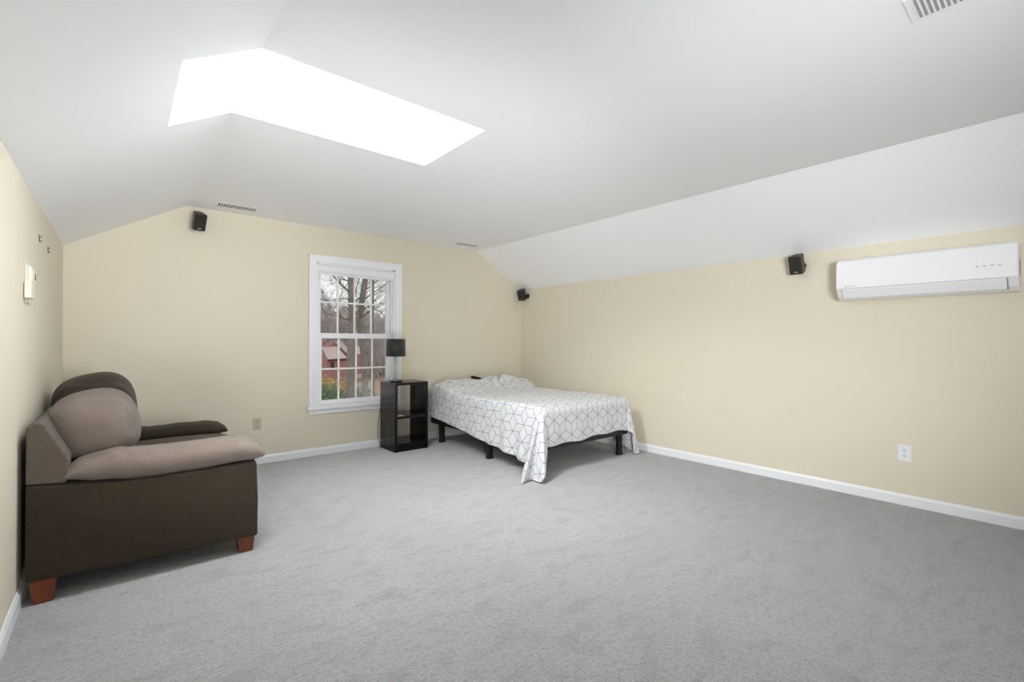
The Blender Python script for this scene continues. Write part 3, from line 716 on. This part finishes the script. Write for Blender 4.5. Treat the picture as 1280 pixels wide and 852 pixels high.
near_tree('slender tree trunk leaning right, beside the large grey trunk', 23, [(457, 500), (456, 465), (453, 425), (450, 402), (452, 380), (456, 352), (460, 325)], .36, .27,
          [([(451, 398, 0), (458, 392, -.3), (468, 386, -.5), (482, 395, -.6)], .05), ([(450, 404, 0), (444, 408, .2), (438, 402, .3)], .03), ([(455, 362, 0), (464, 358, .3), (473, 350, .5), (486, 346, .6)], .04)], 11)
near_tree('thin dark tree at the right edge of the window panes', 27, [(466, 470), (466, 430), (465.5, 395), (466, 365), (467, 335)], .22, .15,
          [([(466, 385, 0), (473, 380, -.3), (482, 381, -.5)], .035), ([(466, 370, 0), (475, 364, .2), (486, 368, .5)], .03), ([(466, 356, 0), (474, 347, .3), (484, 342, .5)], .03)], 23)
# far woods: each tree a thing, copies of three kinds
rng = random.Random(5)
def far_tree(seed):
    r_ = random.Random(seed); root = empty('woodland_tree'); bm = bmesh.new(); H = 15
    pts = [Vector((r_.uniform(-.2, .2)*k, r_.uniform(-.2, .2)*k, H*k/5)) for k in range(6)]; tube(bm, pts, [.22, .19, .16, .12, .07, .02], 6); obj('trunk', bm, M_BARK, root, True)
    bm = bmesh.new()
    for k in range(16):
        z = r_.uniform(.22, .95)*5; i = min(4, int(z)); p = pts[i].lerp(pts[i+1], z-i); a = r_.uniform(0, 2*PI)
        grow(bm, p, Vector((math.cos(a), math.sin(a), .55)).normalized(), r_.uniform(2.2, 4.2)*(1.15-z/7), .05, 3, r_, .2, 4, .022)
    obj('branches', bm, M_TWIG, root); return root
protos = [far_tree(31), far_tree(47), far_tree(83)]
def copy_tree(o):
    c = o.copy(); C.objects.link(c)
    for ch in o.children:
        k = ch.copy(); C.objects.link(k); k.parent = c
    return c
used = set()
for k in range(54):
    pr = protos[k % 3]; o = pr if k % 3 not in used else copy_tree(pr); used.add(k % 3)
    y = 97+rng.random()*60; px = 388+(k*41 % 118)+rng.uniform(-2, 2); p = at(px, 426, y)
    o.location = (p.x, y, ground_z(y)-.2); o.rotation_euler = (0, 0, rng.uniform(0, 6.28)); s = rng.uniform(.8, 1.15); o.scale = (s, s, s)
    tag(o, 'bare grey tree in the woods behind the red house', 'tree', 'bare trees in the far woods')
bm = bmesh.new()
for k in range(19000):
    y = rng.uniform(100, 160); px = y*rng.uniform(.0, .66); z = ground_z(y); L = rng.uniform(1.5, 10)
    q = Vector((px, y, z+rng.uniform(0, 5))); d = Vector((rng.uniform(-.6, .6), rng.uniform(-.6, .6), 1)).normalized(); tube(bm, [q, q+d*L*.5, q+d*L+Vector((rng.uniform(-.5, .5), 0, 0))], [.05, .035, .012], 3)
tag(obj('undergrowth', bm, M_THICKET), 'grey brown tangle of saplings filling the woods behind the house', 'undergrowth', None, 'stuff')

def house():
    Y = 88; root = empty('house'); tag(root, 'red house with pinkish grey roofs seen through the lower sash', 'house')
    def Q(zx, zy, dy=0): return at(395+zx/9.99, 415+zy/9.99, Y+dy)
    gz = ground_z(Y)-.5
    def roof(name, pts, thick=.18):
        bm = bmesh.new(); n = (pts[1]-pts[0]).cross(pts[2]-pts[0]).normalized()
        if n.z < 0: n = -n
        A = [bm.verts.new(p) for p in pts]; B = [bm.verts.new(p-n*thick) for p in pts]
        bm.faces.new(A); bm.faces.new(B[::-1])
        for i in range(len(pts)): bm.faces.new([A[i], A[(i+1) % len(pts)], B[(i+1) % len(pts)], B[i]])
        return obj(name, bm, M_ROOF, root)
    def wall(poly, depth, name='wall'):
        bm = bmesh.new(); A = [bm.verts.new(p) for p in poly]; B = [bm.verts.new(p+Vector((0, depth, 0))) for p in poly]
        bm.faces.new(A); bm.faces.new(B[::-1])
        for i in range(len(poly)): bm.faces.new([A[i], A[(i+1) % len(poly)], B[(i+1) % len(poly)], B[i]])
        return obj(name, bm, M_RED, root)
    def down(p): return Vector((p.x, p.y, gz))
    # low front wing: eave nearest, ridge behind
    e0, e1 = Q(150, 338), Q(390, 326)
    r0, r1 = Q(70, 190, 3.4), Q(262, 178, 3.4)
    roof('roof', [e0, e1, r1, r0]); a, b_ = Q(135, 335, .4), Q(380, 328, .4); wall([a, b_, down(b_), down(a)], 3.0)
    bm = bmesh.new(); tube(bm, [e0+Vector((0, -.05, -.15)), e1+Vector((0, -.05, -.15))], .16, 4); obj('eave_board', bm, M_DARKTRIM, root)
    l0, l1 = Q(-80, 235, 3.0), Q(60, 200, 3.0); c = Q(140, 335, .5); wall([l0, l1, c, down(c), down(l0)], 2.0)
    # tall main block with its gable peak and right hand roof slope
    pk, gl, gr = Q(228, 118, 4.5), Q(120, 200, 4.5), Q(385, 262, 4.5); wall([gl, pk, gr, down(gr), down(gl)], 5)
    s0, s1, s2, s3 = Q(235, 118, 4.2), Q(420, 290, 4.2), Q(420, 200, 9), Q(300, 95, 9); roof('roof', [s0, s1, s2, s3])
    # right hand block behind the trunks
    t0, t1, t2, t3 = Q(470, 275, 5), Q(590, 270, 5), Q(575, 178, 8), Q(500, 182, 8); roof('roof', [t0, t1, t2, t3])
    a, b_ = Q(440, 275, 5.3), Q(590, 272, 5.3); wall([a, b_, down(b_), down(a)], 4)
    a, b_, c, d = Q(500, 525, -1), Q(575, 512, -1), Q(575, 565, -1), Q(510, 575, -1)
    bm = bmesh.new(); A = [bm.verts.new(p) for p in (a, b_, c, d)]; B = [bm.verts.new(p+Vector((0, 1, -.1))) for p in (a, b_, c, d)]; bm.faces.new(A); bm.faces.new(B[::-1])
    for i in range(4): bm.faces.new([A[i], A[(i+1) % 4], B[(i+1) % 4], B[i]])
    obj('porch_roof', bm, M_ROOF, root)
    for zx in (185,):
        p0, p1 = Q(zx, 375, .35), Q(zx+40, 450, .35); obj('window', BX(p0.x, p1.x, p0.y-.1, p0.y+.1, p1.z, p0.z), M_DARKTRIM, root)
house()
def shrub(cx, cy, Y, rx, rz, m, label, seed, n=1500, leaf=.10):
    r_ = random.Random(seed); c = at(cx, cy, Y); gz = ground_z(Y)-.1; root = empty('shrub', (c.x, Y, gz)); tag(root, label, 'shrub', 'shrubs outside the window')
    bm = bmesh.new(); cz = c.z-gz
    for k in range(n):
        d = Vector((r_.gauss(0, 1), r_.gauss(0, 1), r_.gauss(0, 1))).normalized()*r_.uniform(.55, 1.0); nz = 1+.25*noise.noise(d*2.5+Vector((seed, 0, 0)))
        p = Vector((d.x*rx*nz, d.y*rx*nz, cz-rz+rz*nz*d.z)); u = Vector((r_.gauss(0, 1), r_.gauss(0, 1), r_.gauss(0, 1))).normalized(); w = u.orthogonal().normalized(); s = leaf*r_.uniform(.6, 1.3)
        bm.faces.new([bm.verts.new(p+q) for q in (u*s, w*s*.55, -u*s, -w*s*.55)])
    obj('foliage', bm, m, root)
    bm = bmesh.new()
    for k in range(9): a = r_.uniform(0, 6.28); tube(bm, [(0, 0, 0), (math.cos(a)*rx*.35, math.sin(a)*rx*.35, (cz)*.5), (math.cos(a)*rx*.7, math.sin(a)*rx*.7, cz)], [.04, .03, .01], 4)
    obj('stems', bm, M_BARK, root)
shrub(405, 479, 33, 1.0, 1.5, M_GREENLEAF, 'green shrub below the red house at the left of the panes', 2, 2200)
shrub(419, 483, 31.5, .9, 1.5, M_GREENLEAF, 'green shrub close to the large grey trunk, on its left', 6, 2200)
shrub(408, 470, 36, 1.1, 1.6, M_YELLEAF, 'yellow autumn shrub in front of the red house', 3, 2000)
shrub(424, 472, 37, 1.0, 1.6, M_YELLEAF, 'yellowish shrub just left of the large grey trunk', 4, 1800)
shrub(450, 481, 32, 1.2, 1.5, M_GREENLEAF, 'round green shrub between the two tree trunks', 5, 2600)

# ------------------------------------------------------------------ light
W = bpy.data.worlds.new('overcast sky'); bpy.context.scene.world = W; W.use_nodes = True
bg = W.node_tree.nodes['Background']; bg.inputs[0].default_value = (0.97, 0.985, 1.0, 1); bg.inputs[1].default_value = 1.05
def area(name, loc, rot_m, sx, sy, L, col=(1, 1, 1)):
    d = bpy.data.lights.new(name, 'AREA'); d.shape = 'RECTANGLE'; d.size = sx; d.size_y = sy; d.energy = L*PI*sx*sy; d.color = col
    o = bpy.data.objects.new(name, d); C.objects.link(o); o.matrix_world = rot_m.to_4x4() if loc is None else Matrix.Translation(loc) @ rot_m.to_4x4(); return o
COOL = (0.955, 0.975, 1.0)
LV = dict(sky_a=47.0, ceil_fill=245.0, lft=1350.0, rgt=640.0, world=1.05)
bg.inputs[1].default_value = LV['world']
un = Vector((-math.sin(th), 0, math.cos(th))); ux = Vector((math.cos(th), 0, math.sin(th)))
for (y0, y1), k in zip(SKY, ('sky_a',)):
    c = Vector(((SX0+SX1)/2, (y0+y1)/2, roof_z((SX0+SX1)/2)))+un*.16
    R3_ = Matrix((ux, Vector((0, 1, 0)), un)).transposed()
    area('skylight_daylight', c, R3_, (SX1-SX0)/math.cos(th)-.02, y1-y0-.02, LV[k], COOL)
def spot(name, loc, target, size_deg, energy, radius):
    d = bpy.data.lights.new(name, 'SPOT'); d.energy = energy; d.spot_size = math.radians(size_deg); d.spot_blend = 1.0; d.shadow_soft_size = radius; d.color = COOL
    o = bpy.data.objects.new(name, d); C.objects.link(o); o.location = loc
    o.rotation_euler = (Vector(target)-Vector(loc)).to_track_quat('-Z', 'Y').to_euler(); return o
spot('ceiling_fill', (0.42, 0.52, 0.12), (1.95, 4.25, ZC), 78, LV['ceil_fill'], .3)  # added fill lamp out of view, brightens the ceiling
spot('left_fill', (1.9, -4.3, 1.3), (-.2, 3.3, 2.6), 42, LV['lft'], .9)  # unseen fill lamp added for the left wall and slope
spot('right_fill', (0.0, -1.2, 1.25), (4.4, 2.45, 1.75), 68, LV['rgt'], .5)  # unseen fill lamp added to brighten the right wall

# ------------------------------------------------------------------ camera and view
cd = bpy.data.cameras.new('camera'); cam = bpy.data.objects.new('camera', cd); C.objects.link(cam)
cd.sensor_width = 36; cd.sensor_fit = 'HORIZONTAL'; cd.lens = FPX*36/1280; cd.clip_start = .02; cd.clip_end = 600
m3 = Matrix((RV, UV_, -FV)).transposed(); cam.matrix_world = Matrix.Translation((0, 0, EYE)) @ m3.to_4x4()
sc = bpy.context.scene; sc.camera = cam
sc.view_settings.view_transform = 'Standard'; sc.view_settings.look = 'None'; sc.view_settings.gamma = 1; sc.view_settings.exposure = 0.0; sc.view_settings.use_curve_mapping = False
sc.cycles.max_bounces = 16; sc.cycles.diffuse_bounces = 12; sc.cycles.transparent_max_bounces = 16
sc.cycles.use_denoising = True; sc.cycles.caustics_reflective = False; sc.cycles.caustics_refractive = False
